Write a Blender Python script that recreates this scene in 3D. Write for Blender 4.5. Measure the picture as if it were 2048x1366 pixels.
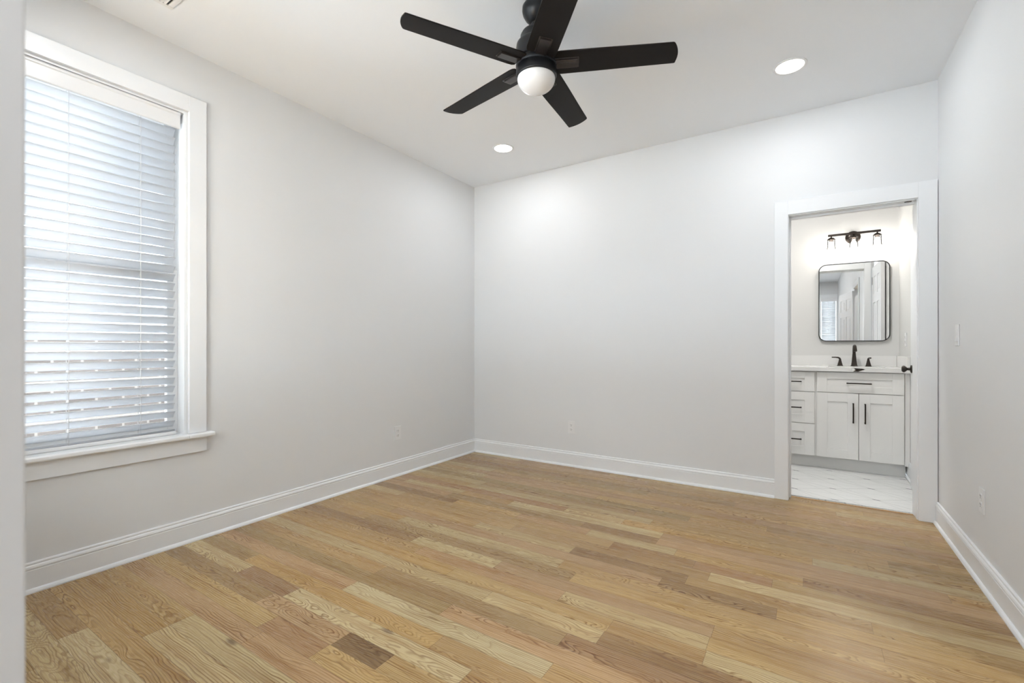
import bpy, bmesh, math, random
from mathutils import Vector, Matrix

sc = bpy.context.scene
for o in list(bpy.data.objects):
    bpy.data.objects.remove(o)
random.seed(7)
R = math.radians

# ------------------------------------------------------------------ camera
cam_d = bpy.data.cameras.new('camera')
cam = bpy.data.objects.new('camera', cam_d)
sc.collection.objects.link(cam)
cam.location = (0, 0, 1.095)
cam.rotation_euler = (R(90), 0, R(32.6))
cam_d.sensor_fit = 'HORIZONTAL'
cam_d.sensor_width = 36.0
cam_d.lens = 918 / 2048 * 36.0
cam_d.shift_y = 9 / 2048
cam_d.clip_start = 0.02
cam_d.dof.use_dof = True
cam_d.dof.focus_distance = 3.8
cam_d.dof.aperture_fstop = 4.5
sc.camera = cam

# ------------------------------------------------------------------ world, exposure
W = bpy.data.worlds.new('overcast_sky')
sc.world = W
W.use_nodes = True
bg = W.node_tree.nodes['Background']
bg.inputs[0].default_value = (0.91, 0.96, 1.0, 1)
bg.inputs[1].default_value = 3.7
sc.view_settings.view_transform = 'Standard'
sc.view_settings.look = 'None'
sc.view_settings.gamma = 1.0
sc.view_settings.use_curve_mapping = False
sc.view_settings.exposure = -0.07

SUN = 100.0  # strong, so the ground outside lights the ceiling through the added windows
sun_d = bpy.data.lights.new('sun', 'SUN'); sun_d.energy = SUN; sun_d.angle = math.radians(1.0); sun_d.color = (0.88, 0.95, 1.0)
sun = bpy.data.objects.new('sun', sun_d); sc.collection.objects.link(sun)
sun.rotation_euler = Vector((math.cos(R(40)), -0.03, -math.sin(R(40)))).to_track_quat('-Z', 'Y').to_euler()     # from the left, over the neighbour's roof

PASS_W = 17.0      # watts of each added passage and hallway lamp
DOWN_W = 5.6      # watts of each recessed lamp
BULB_W = 1.5       # watts of each vanity bulb

# ------------------------------------------------------------------ sizes
XL, XR, YB, YN, H = -2.905, 0.69, 3.815, 0.095, 2.743
XN = -0.5            # hall corner
YR = -3.45           # end of the hall
YBW, YBATH, XBR, XBL = 3.955, 5.47, 0.725, -1.30

# ------------------------------------------------------------------ helpers
def link(o):
    sc.collection.objects.link(o)
    return o

def box(bm, x0, x1, y0, y1, z0, z1, mi=0):
    vs = [bm.verts.new((x, y, z)) for x in (x0, x1) for y in (y0, y1) for z in (z0, z1)]
    for f in ((0, 1, 3, 2), (4, 6, 7, 5), (0, 4, 5, 1), (2, 3, 7, 6), (0, 2, 6, 4), (1, 5, 7, 3)):
        fc = bm.faces.new([vs[i] for i in f])
        fc.material_index = mi
    return vs

def boxbm(*a):
    bm = bmesh.new()
    box(bm, *a)
    return bm

def prism(bm, pts, axis, a0, a1, smooth=False):
    """extrude a 2D outline along an axis; pts are the two other coordinates in order"""
    def P(p, a):
        if axis == 'x': return (a, p[0], p[1])
        if axis == 'y': return (p[0], a, p[1])
        return (p[0], p[1], a)
    A = [bm.verts.new(P(p, a0)) for p in pts]
    B = [bm.verts.new(P(p, a1)) for p in pts]
    n = len(pts)
    for i in range(n):
        f = bm.faces.new((A[i], A[(i + 1) % n], B[(i + 1) % n], B[i]))
        f.smooth = smooth
    bm.faces.new(A[::-1]); bm.faces.new(B)

def lathe(bm, prof, seg=48, c=(0, 0, 0), M=None, smooth=True):
    """prof: list of (radius, height) turned about z"""
    rings = []
    for r, z in prof:
        if r < 1e-6:
            rings.append([bm.verts.new((c[0], c[1], c[2] + z))])
        else:
            rings.append([bm.verts.new((c[0] + r * math.cos(2 * math.pi * i / seg), c[1] + r * math.sin(2 * math.pi * i / seg), c[2] + z)) for i in range(seg)])
    for a, b in zip(rings[:-1], rings[1:]):
        for i in range(seg):
            j = (i + 1) % seg
            if len(a) == 1 and len(b) == 1: continue
            if len(a) == 1: f = bm.faces.new((a[0], b[j], b[i]))
            elif len(b) == 1: f = bm.faces.new((a[i], a[j], b[0]))
            else: f = bm.faces.new((a[i], a[j], b[j], b[i]))
            f.smooth = smooth
    if M is not None:
        vs = [v for r in rings for v in r]
        bmesh.ops.transform(bm, matrix=M, verts=vs)
    return rings

def tube(bm, pts, rad, seg=12, cap=True):
    pts = [Vector(p) for p in pts]
    rads = rad if isinstance(rad, (list, tuple)) else [rad] * len(pts)
    rings = []
    up = None
    for i, p in enumerate(pts):
        d = (pts[min(i + 1, len(pts) - 1)] - pts[max(i - 1, 0)]).normalized()
        if up is None:
            up = Vector((0, 0, 1)) if abs(d.z) < 0.9 else Vector((1, 0, 0))
        s = d.cross(up).normalized()
        t = s.cross(d).normalized()
        up = t
        rings.append([bm.verts.new(p + rads[i] * (math.cos(2 * math.pi * k / seg) * s + math.sin(2 * math.pi * k / seg) * t)) for k in range(seg)])
    for a, b in zip(rings[:-1], rings[1:]):
        for k in range(seg):
            f = bm.faces.new((a[k], a[(k + 1) % seg], b[(k + 1) % seg], b[k]))
            f.smooth = True
    if cap:
        bm.faces.new(rings[0]); bm.faces.new(rings[-1][::-1])

def obj(name, bm, mats, parent=None, bevel=0.0, seg=2, kind=None, label=None, auto=False):
    """link a bmesh (in world coordinates, or local ones when the parent sits at its own place) as one object"""
    bmesh.ops.recalc_face_normals(bm, faces=bm.faces)
    me = bpy.data.meshes.new(name)
    bm.to_mesh(me); bm.free()
    for m in (mats if isinstance(mats, (list, tuple)) else [mats]):
        me.materials.append(m)
    o = link(bpy.data.objects.new(name, me))
    if parent is not None:
        o.parent = parent
        base = Vector((0, 0, 0)); p = parent
        while p is not None:
            base += p.location
            p = p.parent
        if not parent.get('_local'):
            me.transform(Matrix.Translation(-base))
    if bevel:
        b = o.modifiers.new('bevel', 'BEVEL')
        b.width = bevel; b.segments = seg; b.limit_method = 'ANGLE'; b.angle_limit = R(35)
        b.harden_normals = False
    if kind: o['kind'] = kind
    if label: o['label'] = label
    return o

def empty(name, loc=(0, 0, 0), label=None, cat=None, group=None, kind=None, rotz=0):
    o = link(bpy.data.objects.new(name, None))
    o.empty_display_size = 0.05
    o.location = loc
    o.rotation_euler = (0, 0, rotz)
    if label: o['label'] = label
    if cat: o['category'] = cat
    if group: o['group'] = group
    if kind: o['kind'] = kind
    return o

def copy_tree(o, parent=None):
    c = o.copy(); link(c)
    if parent is not None: c.parent = parent
    for ch in list(o.children):
        copy_tree(ch, c)
    return c

# ------------------------------------------------------------------ materials
def mat(name, col, rough=0.5, metal=0.0, spec=0.5, bump=None, **kw):
    m = bpy.data.materials.new(name)
    m.use_nodes = True
    nt = m.node_tree
    b = nt.nodes['Principled BSDF']
    b.inputs['Base Color'].default_value = (*col, 1)
    b.inputs['Roughness'].default_value = rough
    b.inputs['Metallic'].default_value = metal
    b.inputs['Specular IOR Level'].default_value = spec
    for k, v in kw.items():
        b.inputs[k].default_value = v
    # every surface gets a little procedural life
    tc = nt.nodes.new('ShaderNodeTexCoord')
    nz = nt.nodes.new('ShaderNodeTexNoise')
    nz.inputs['Scale'].default_value = (bump or (60, 0.02))[0]
    nz.inputs['Detail'].default_value = 3
    nt.links.new(tc.outputs['Object'], nz.inputs['Vector'])
    bp = nt.nodes.new('ShaderNodeBump')
    bp.inputs['Strength'].default_value = (bump or (60, 0.02))[1]
    bp.inputs['Distance'].default_value = 0.002
    nt.links.new(nz.outputs['Fac'], bp.inputs['Height'])
    nt.links.new(bp.outputs['Normal'], b.inputs['Normal'])
    return m

M_WALL = mat('wall_paint', (0.80, 0.803, 0.805), 0.55, bump=(350, 0.05), spec=0.35)
M_CEIL = mat('ceiling_paint', (0.905, 0.925, 0.95), 0.8, bump=(300, 0.04), spec=0.2)
M_TRIM = mat('trim_enamel', (0.885, 0.895, 0.905), 0.32, bump=(40, 0.015))
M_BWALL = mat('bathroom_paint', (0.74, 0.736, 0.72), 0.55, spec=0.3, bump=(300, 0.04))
M_VAN = mat('vanity_enamel', (0.90, 0.89, 0.865), 0.35, bump=(30, 0.01))
M_QUARTZ = mat('white_quartz', (0.86, 0.855, 0.84), 0.12, bump=(20, 0.0))
M_PLASTIC = mat('white_plastic', (0.84, 0.84, 0.84), 0.3)
M_SLOT = mat('dark_slot', (0.05, 0.05, 0.05), 0.6)
M_BLACK = mat('black_metal', (0.009, 0.010, 0.012), 0.34, metal=0.0, spec=0.32)
M_BLADE = mat('blade_laminate', (0.010, 0.0085, 0.008), 0.5, spec=0.16, bump=(25, 0.03))
M_BRACKET = mat('bracket_bronze', (0.03, 0.024, 0.022), 0.25, metal=0.3)
M_BRONZE = mat('oiled_bronze', (0.035, 0.027, 0.022), 0.28, metal=0.6)
M_MIRROR = mat('mirror_silver', (0.93, 0.94, 0.94), 0.0, metal=1.0, bump=(5, 0.0))
M_GLOBE = mat('opal_glass', (0.86, 0.86, 0.86), 0.25)
M_THRESH = mat('oak_edge', (0.45, 0.27, 0.12), 0.4)

def slat_mat(name='blind_slat_white', tf=0.52):
    m = mat(name, (0.88, 0.89, 0.90), 0.4, bump=(30, 0.01))
    nt = m.node_tree; b = nt.nodes['Principled BSDF']; out = nt.nodes['Material Output']
    tr = nt.nodes.new('ShaderNodeBsdfTranslucent'); tr.inputs[0].default_value = (0.93, 0.95, 0.98, 1)
    mx = nt.nodes.new('ShaderNodeMixShader'); mx.inputs[0].default_value = tf
    nt.links.new(b.outputs[0], mx.inputs[1]); nt.links.new(tr.outputs[0], mx.inputs[2])
    nt.links.new(mx.outputs[0], out.inputs[0])
    return m
M_SLAT = slat_mat()
M_SLAT2 = slat_mat('blind_slat_dense', 0.12)

def emit_mat(name, col, strength):
    m = bpy.data.materials.new(name); m.use_nodes = True
    b = m.node_tree.nodes['Principled BSDF']
    b.inputs['Base Color'].default_value = (0.9, 0.9, 0.9, 1)
    b.inputs['Emission Color'].default_value = (*col, 1)
    b.inputs['Emission Strength'].default_value = strength
    return m
M_LENS = emit_mat('lamp_lens', (1.0, 0.98, 0.95), 6.0)
M_BULB = emit_mat('bulb_glow', (1.0, 0.93, 0.84), 12.0)

def thin_glass(name, refl=0.12):
    m = bpy.data.materials.new(name); m.use_nodes = True
    nt = m.node_tree
    nt.nodes.remove(nt.nodes['Principled BSDF'])
    t = nt.nodes.new('ShaderNodeBsdfTransparent'); t.inputs[0].default_value = (0.985, 0.99, 0.99, 1)
    g = nt.nodes.new('ShaderNodeBsdfGlossy'); g.inputs['Roughness'].default_value = 0.02
    fr = nt.nodes.new('ShaderNodeFresnel'); fr.inputs[0].default_value = 1.25
    mx = nt.nodes.new('ShaderNodeMixShader')
    nt.links.new(fr.outputs[0], mx.inputs[0]); nt.links.new(t.outputs[0], mx.inputs[1]); nt.links.new(g.outputs[0], mx.inputs[2])
    nt.links.new(mx.outputs[0], nt.nodes['Material Output'].inputs[0])
    return m
M_GLASS = thin_glass('clear_glass')

class NG:
    """small node-graph writer"""
    def __init__(s, nt): s.nt = nt
    def n(s, t, **kw):
        x = s.nt.nodes.new(t)
        for k, v in kw.items(): setattr(x, k, v)
        return x
    def l(s, a, b): s.nt.links.new(a, b)
    def put(s, sock, v):
        if isinstance(v, (int, float)): sock.default_value = v
        elif isinstance(v, tuple): sock.default_value = v
        else: s.l(v, sock)
    def m(s, op, a, b=0.0, c=0.0, clamp=False):
        x = s.n('ShaderNodeMath', operation=op); x.use_clamp = clamp
        s.put(x.inputs[0], a); s.put(x.inputs[1], b)
        if op in ('MULTIPLY_ADD', 'WRAP', 'COMPARE', 'SMOOTH_MIN'): s.put(x.inputs[2], c)
        return x.outputs[0]
    def xyz(s, a, b, c):
        x = s.n('ShaderNodeCombineXYZ')
        for i, v in enumerate((a, b, c)): s.put(x.inputs[i], v)
        return x.outputs[0]
    def noise(s, vec, scale, detail=2.0, rough=0.5):
        x = s.n('ShaderNodeTexNoise'); s.l(vec, x.inputs['Vector'])
        x.inputs['Scale'].default_value = scale; x.inputs['Detail'].default_value = detail; x.inputs['Roughness'].default_value = rough
        return x.outputs['Fac']
    def mix(s, f, a, b, blend='MIX'):
        x = s.n('ShaderNodeMix', data_type='RGBA', blend_type=blend)
        s.put(x.inputs[0], f); s.put(x.inputs[6], a); s.put(x.inputs[7], b)
        return x.outputs[2]
    def ss(s, v, lo, hi, a=0.0, b=1.0):
        x = s.n('ShaderNodeMapRange', interpolation_type='SMOOTHSTEP')
        s.put(x.inputs[0], v); x.inputs[1].default_value = lo; x.inputs[2].default_value = hi
        x.inputs[3].default_value = a; x.inputs[4].default_value = b
        return x.outputs[0]

def oak_floor_mat():
    m = bpy.data.materials.new('oak_strip_floor'); m.use_nodes = True
    nt = m.node_tree; g = NG(nt); b = nt.nodes['Principled BSDF']
    uv = g.n('ShaderNodeUVMap', uv_map='plank'); sp = g.n('ShaderNodeSeparateXYZ'); g.l(uv.outputs[0], sp.inputs[0])
    u, v = sp.outputs[0], sp.outputs[1]
    tone = g.n('ShaderNodeAttribute', attribute_name='tone').outputs['Color']
    sd = g.n('ShaderNodeAttribute', attribute_name='seed')
    ss = g.n('ShaderNodeSeparateColor'); g.l(sd.outputs['Color'], ss.inputs[0])
    a, bb, c = ss.outputs[0], ss.outputs[1], ss.outputs[2]
    dist = g.n('ShaderNodeUVMap', uv_map='edge'); de = g.n('ShaderNodeSeparateXYZ'); g.l(dist.outputs[0], de.inputs[0])
    # tree rings cut by the plank: distance from a wandering pith line
    sa = g.m('MULTIPLY', a, 91.0); sb = g.m('MULTIPLY', bb, 57.0); scs = g.m('MULTIPLY', c, 33.0)
    low = g.noise(g.xyz(g.m('ADD', g.m('MULTIPLY', u, 2.2), sa), g.m('ADD', g.m('MULTIPLY', v, 7.0), sb), scs), 1.0, 2.5, 0.55)
    mid = g.noise(g.xyz(g.m('ADD', g.m('MULTIPLY', u, 5.0), sb), g.m('ADD', g.m('MULTIPLY', v, 24.0), sa), scs), 1.0, 2.0, 0.5)
    v0 = g.m('MULTIPLY', g.m('SUBTRACT', a, 0.5), 0.22)
    dv = g.m('SUBTRACT', v, v0)
    z = g.m('ADD', g.m('MULTIPLY', g.m('SUBTRACT', low, 0.5), 0.30), g.m('ADD', g.m('MULTIPLY', u, g.m('MULTIPLY', g.m('SUBTRACT', bb, 0.5), 0.05)), g.m('MULTIPLY', g.m('SUBTRACT', c, 0.5), 0.06)))
    rad = g.m('SQRT', g.m('ADD', g.m('MULTIPLY', dv, dv), g.m('MULTIPLY', z, z)))
    rad = g.m('ADD', rad, g.m('MULTIPLY', g.m('SUBTRACT', mid, 0.5), 0.0085))
    ring = g.m('FRACT', g.m('DIVIDE', rad, 0.0088))
    # sharp latewood edge that fades back
    late = g.m('MULTIPLY', g.ss(ring, 0.25, 0.86), g.ss(ring, 0.88, 1.0, 1.0, 0.0))
    wn = g.n('ShaderNodeTexWhiteNoise', noise_dimensions='1D'); g.l(g.m('ADD', g.m('FLOOR', g.m('DIVIDE', rad, 0.0088)), sa), wn.inputs['W'])
    line = g.m('MULTIPLY', g.m('POWER', late, 1.7), g.m('ADD', 0.50, g.m('MULTIPLY', wn.outputs['Value'], 0.70)))
    # open pores: fine dashes along the plank
    pore = g.noise(g.xyz(g.m('ADD', g.m('MULTIPLY', u, 14.0), sa), g.m('ADD', g.m('MULTIPLY', v, 620.0), sb), 0.0), 1.0, 2.0, 0.6)
    porem = g.ss(pore, 0.52, 0.72)
    broad = g.noise(g.xyz(g.m('ADD', g.m('MULTIPLY', u, 1.6), sb), g.m('ADD', g.m('MULTIPLY', v, 22.0), sa), 3.0), 1.0, 3.0, 0.6)
    streak = g.noise(g.xyz(g.m('ADD', g.m('MULTIPLY', u, 3.0), sa), g.m('ADD', g.m('MULTIPLY', v, 110.0), scs), 9.0), 1.0, 3.0, 0.6)
    strength = g.ss(g.noise(g.xyz(g.m('ADD', g.m('MULTIPLY', u, 1.3), scs), g.m('MULTIPLY', v, 9.0), sa), 1.0, 1.0), 0.3, 0.65, 0.45, 1.0)
    col = g.mix(g.m('MULTIPLY', g.m('MULTIPLY', line, strength), 0.95), tone, g.mix(1.0, tone, (0.42, 0.31, 0.21, 1), 'MULTIPLY'))
    col = g.mix(g.m('MULTIPLY', g.ss(broad, 0.45, 0.75), 0.75), col, g.mix(1.0, col, (0.66, 0.52, 0.38, 1), 'MULTIPLY'))
    col = g.mix(g.m('MULTIPLY', g.ss(streak, 0.50, 0.80), 0.65), col, g.mix(1.0, col, (0.70, 0.58, 0.46, 1), 'MULTIPLY'))
    col = g.mix(g.m('MULTIPLY', porem, g.m('ADD', 0.16, g.m('MULTIPLY', line, 0.3))), col, g.mix(1.0, col, (0.55, 0.44, 0.34, 1), 'MULTIPLY'))
    fine = g.noise(g.xyz(g.m('ADD', g.m('MULTIPLY', u, 1.8), scs), g.m('ADD', g.m('MULTIPLY', g.m('ADD', v, g.m('MULTIPLY', rad, 0.6)), 330.0), sa), 5.0), 1.0, 2.0, 0.55)
    col = g.mix(g.m('MULTIPLY', g.ss(fine, 0.50, 0.70), 0.60), col, g.mix(1.0, col, (0.62, 0.50, 0.38, 1), 'MULTIPLY'))
    # knots, rare
    vk = g.n('ShaderNodeTexVoronoi'); vk.inputs['Scale'].default_value = 1.0
    g.l(g.xyz(g.m('ADD', g.m('MULTIPLY', u, 2.1), sa), g.m('ADD', g.m('MULTIPLY', v, 5.5), sb), scs), vk.inputs['Vector'])
    kn = g.ss(g.m('ADD', vk.outputs['Distance'], g.m('MULTIPLY', mid, 0.08)), 0.06, 0.13, 1.0, 0.0)
    kn = g.m('MULTIPLY', kn, g.ss(c, 0.60, 0.62))
    col = g.mix(g.m('MULTIPLY', kn, 0.75), col, (0.13, 0.07, 0.035, 1))
    # joints between the planks
    em = g.m('MINIMUM', de.outputs[0], de.outputs[1])
    gap = g.ss(em, 0.0004, 0.0013, 1.0, 0.0)
    col = g.mix(g.m('MULTIPLY', gap, 0.55), col, (0.10, 0.05, 0.025, 1))
    g.l(col, b.inputs['Base Color'])
    g.put(b.inputs['Roughness'], g.m('ADD', 0.25, g.m('MULTIPLY', porem, 0.12)))
    b.inputs['Specular IOR Level'].default_value = 0.4
    bp = g.n('ShaderNodeBump'); bp.inputs['Strength'].default_value = 0.25; bp.inputs['Distance'].default_value = 0.0006
    hgt = g.m('SUBTRACT', g.m('MULTIPLY', porem, -0.3), g.m('ADD', g.m('MULTIPLY', line, 0.3), g.m('MULTIPLY', gap, 1.5)))
    g.l(hgt, bp.inputs['Height']); g.l(bp.outputs[0], b.inputs['Normal'])
    return m

def tile_mat():
    m = bpy.data.materials.new('diamond_marble_tile'); m.use_nodes = True
    nt = m.node_tree; g = NG(nt); b = nt.nodes['Principled BSDF']
    tc = g.n('ShaderNodeTexCoord'); sp = g.n('ShaderNodeSeparateXYZ'); g.l(tc.outputs['Object'], sp.inputs[0])
    p = g.m('DIVIDE', g.m('ADD', sp.outputs[0], 0.072), 0.2485)
    q = g.m('DIVIDE', g.m('SUBTRACT', sp.outputs[1], 4.765), 0.303)
    a = g.m('ADD', q, g.m('MULTIPLY', p, 0.5)); c = g.m('SUBTRACT', q, g.m('MULTIPLY', p, 0.5))
    def near(x): return g.m('SUBTRACT', x, g.m('ROUND', x))
    fa, fc = near(a), near(c)
    def line(x, w): return g.ss(g.m('ABSOLUTE', x), w * 0.4, w, 1.0, 0.0)
    l1 = line(fa, 0.014); l2 = line(fc, 0.014)
    l3 = line(near(g.m('MULTIPLY', g.m('ADD', a, g.m('MULTIPLY', p, 0.5)), 1.0)), 0.02)
    l4 = line(near(g.m('SUBTRACT', c, g.m('MULTIPLY', p, 0.0))), 0.01)
    l5 = line(near(g.m('MULTIPLY', q, 2.0)), 0.022)
    ln = g.m('MAXIMUM', g.m('MAXIMUM', l1, l2), g.m('MULTIPLY', g.m('MAXIMUM', l3, l5), 0.6))
    dx = g.m('MULTIPLY', g.m('SUBTRACT', fa, fc), 0.2485); dy = g.m('MULTIPLY', g.m('ADD', fa, fc), 0.1515)
    ex = g.m('DIVIDE', dx, 0.026); ey = g.m('DIVIDE', g.m('ADD', dy, g.m('MULTIPLY', dx, 0.25)), 0.008)
    dd = g.m('ADD', g.m('MULTIPLY', ex, ex), g.m('MULTIPLY', ey, ey))
    dash = g.ss(dd, 0.6, 1.0, 1.0, 0.0)
    vein = g.noise(g.xyz(g.m('MULTIPLY', a, 3.0), g.m('MULTIPLY', c, 9.0), 0.0), 1.5, 4.0)
    col = g.mix(g.m('MULTIPLY', g.ss(vein, 0.5, 0.75), 0.25), (0.84, 0.84, 0.83, 1), (0.66, 0.67, 0.68, 1))
    col = g.mix(g.m('MULTIPLY', ln, 0.75), col, (0.45, 0.45, 0.46, 1))
    col = g.mix(g.m('MULTIPLY', dash, 0.85), col, (0.16, 0.17, 0.19, 1))
    g.l(col, b.inputs['Base Color']); b.inputs['Roughness'].default_value = 0.25
    return m

def brick_mat():
    m = bpy.data.materials.new('taupe_brick'); m.use_nodes = True
    nt = m.node_tree; g = NG(nt); b = nt.nodes['Principled BSDF']
    tc = g.n('ShaderNodeTexCoord'); sp = g.n('ShaderNodeSeparateXYZ'); g.l(tc.outputs['Object'], sp.inputs[0])
    br = g.n('ShaderNodeTexBrick'); g.l(g.xyz(sp.outputs[1], sp.outputs[2], 0.0), br.inputs['Vector'])
    br.inputs['Color1'].default_value = (0.19, 0.165, 0.15, 1); br.inputs['Color2'].default_value = (0.14, 0.12, 0.108, 1)
    br.inputs['Mortar'].default_value = (0.36, 0.33, 0.30, 1); br.inputs['Scale'].default_value = 1.0
    br.inputs['Brick Width'].default_value = 0.215; br.inputs['Row Height'].default_value = 0.075; br.inputs['Mortar Size'].default_value = 0.011
    g.l(br.outputs['Color'], b.inputs['Base Color']); b.inputs['Roughness'].default_value = 0.9
    return m

M_FLOOR, M_TILE, M_BRICK = oak_floor_mat(), tile_mat(), brick_mat()
M_SIDING = mat('white_siding', (0.75, 0.76, 0.77), 0.6)
M_GROUND = mat('pale_concrete', (0.56, 0.58, 0.60), 0.9, bump=(20, 0.3))

# ------------------------------------------------------------------ recessed lamps, the room's own and added ones
def area(name, loc, size, watts, col, rot=(0, 0, 0), parent=None):
    d = bpy.data.lights.new(name, 'AREA'); d.shape = 'DISK'; d.size = size; d.energy = watts; d.color = col
    o = link(bpy.data.objects.new(name, d)); o.location = loc; o.rotation_euler = rot
    if parent is not None: o.parent = parent
    return o

def downlight(x, y, label, first=None, watts=None, col=None):
    t = empty('recessed_light', (x, y, H), label, 'ceiling light', 'recessed ceiling lights')
    if first is None:
        bm = bmesh.new()
        lathe(bm, [(0.073, -0.0015), (0.075, -0.0035), (0.086, -0.003), (0.089, 0.0), (0.073, 0.0), (0.073, -0.0015)], 48, (x, y, H))
        obj('trim_ring', bm, M_PLASTIC, t)
        bm = bmesh.new()
        lathe(bm, [(0.0, -0.002), (0.0727, -0.002), (0.0727, 0.0), (0.0, 0.0)], 48, (x, y, H))
        obj('lens', bm, M_LENS, t)
        area('lamp', (0, 0, -0.006), 0.12, DOWN_W, (0.95, 0.985, 1.02), parent=t)
    else:
        for ch in list(first.children):
            c = ch.copy(); link(c); c.parent = t
            if c.type == 'LIGHT' and watts:
                c.data = c.data.copy(); c.data.energy = watts
                if col: c.data.color = col
    return t

dl = downlight(-2.125, 3.185, 'round recessed ceiling light near the far left corner of the room')
downlight(-0.078, 3.162, 'round recessed ceiling light nearer the bathroom doorway', dl)
downlight(-2.125, 0.70, 'round recessed ceiling light over the window side', dl)
downlight(-0.078, 0.70, 'round recessed ceiling light by the entry passage', dl)
downlight(0.10, -1.9, 'added round recessed fill light at the far end of the passage', dl, PASS_W, (0.96, 0.985, 1.0))  # unseen lamp added as fill from behind the camera
downlight(0.10, -0.45, 'added round recessed fill light in the passage mouth', dl, PASS_W, (0.96, 0.985, 1.0))  # unseen lamp added to brighten the right side
downlight(-0.10, 4.16, 'added round recessed fill light inside the bathroom', dl, 21.0, (1.0, 0.985, 0.95))  # lamp added out of view to brighten the vanity front

downlight(1.40, 1.75, 'added round recessed fill light in the hallway beyond the entry door', dl, PASS_W, (0.96, 0.985, 1.0))  # unseen lamp added to lift the lower left wall

# ------------------------------------------------------------------ room shell
WT = 0.14
bm = bmesh.new()
# left wall with the window opening
wy0, wy1, wz0, wz1 = 0.215, 1.172, 0.60, 2.392
box(bm, XL - 0.17, XL, YN - 0.1, wy0, 0, H)
box(bm, XL - 0.17, XL, wy1, YB + WT, 0, H)
box(bm, XL - 0.17, XL, wy0, wy1, 0, wz0)
box(bm, XL - 0.17, XL, wy0, wy1, wz1, H)
obj('wall_left', bm, M_WALL, kind='structure')
bm = bmesh.new()
dx0, dx1, dz = -0.109, 0.601, 2.03
box(bm, XL, dx0, YB, YB + WT, 0, H)
box(bm, dx1, XR, YB, YB + WT, 0, H)
box(bm, dx0, dx1, YB, YB + WT, dz, H)
obj('wall_back', bm, M_WALL, kind='structure')
bm = bmesh.new()
ey0, ey1, ez = 1.32, 2.14, 2.05
box(bm, XR, XR + 0.12, YR, ey0, 0, H)
box(bm, XR, XR + 0.12, ey1, YB, 0, H)
box(bm, XR, XR + 0.12, ey0, ey1, ez, H)
obj('wall_right', bm, M_WALL, kind='structure')
FILL_WINDOWS = [(-2.60, -1.72), (-1.50, -0.78)]
bm = bmesh.new()
fz0, fz1 = 0.60, 2.392
box(bm, XL, FILL_WINDOWS[0][0], YN - 0.14, YN, 0, H); box(bm, FILL_WINDOWS[0][1], FILL_WINDOWS[1][0], YN - 0.14, YN, 0, H); box(bm, FILL_WINDOWS[1][1], XN, YN - 0.14, YN, 0, H)
for a, b_ in FILL_WINDOWS:
    box(bm, a, b_, YN - 0.14, YN, 0, fz0); box(bm, a, b_, YN - 0.14, YN, fz1, H)
obj('wall_front', bm, M_WALL, kind='structure', bevel=0.002)
obj('wall_passage_left', boxbm(XN - 0.14, XN, YR, YN - 0.14, 0, H), M_WALL, kind='structure')
bm = bmesh.new()
rx0, rx1, rz0, rz1 = 0.34, 0.66, 0.6, 2.33
box(bm, XN, rx0, YR - 0.14, YR, 0, H)
box(bm, rx1, XR + 0.12, YR - 0.14, YR, 0, H)
box(bm, rx0, rx1, YR - 0.14, YR, 0, rz0)
box(bm, rx0, rx1, YR - 0.14, YR, rz1, H)
obj('wall_passage_end', bm, M_WALL, kind='structure')
obj('ceiling', boxbm(XL - 0.17, 2.1, YR - 0.14, YBATH + 0.12, H, H + 0.12), M_CEIL, kind='structure')
# bathroom shell
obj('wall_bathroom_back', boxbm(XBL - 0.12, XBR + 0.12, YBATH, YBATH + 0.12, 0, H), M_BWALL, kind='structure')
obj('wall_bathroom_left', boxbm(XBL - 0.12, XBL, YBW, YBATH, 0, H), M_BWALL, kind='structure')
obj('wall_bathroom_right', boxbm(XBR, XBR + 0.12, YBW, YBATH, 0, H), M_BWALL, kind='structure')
bm = bmesh.new(); box(bm, XBL, XBR, YBW - 0.05 + 0.068, YBATH, -0.05, -0.004)
obj('floor_bathroom', bm, M_TILE, kind='structure')
# hallway beyond the entry door
bm = bmesh.new()
box(bm, 2.0, 2.1, 0.4, 3.2, 0, H); box(bm, XR + 0.12, 2.0, 0.4, 0.5, 0, H); box(bm, XR + 0.12, 2.0, 3.1, 3.2, 0, H)
obj('wall_hallway', bm, M_WALL, kind='structure')

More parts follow.
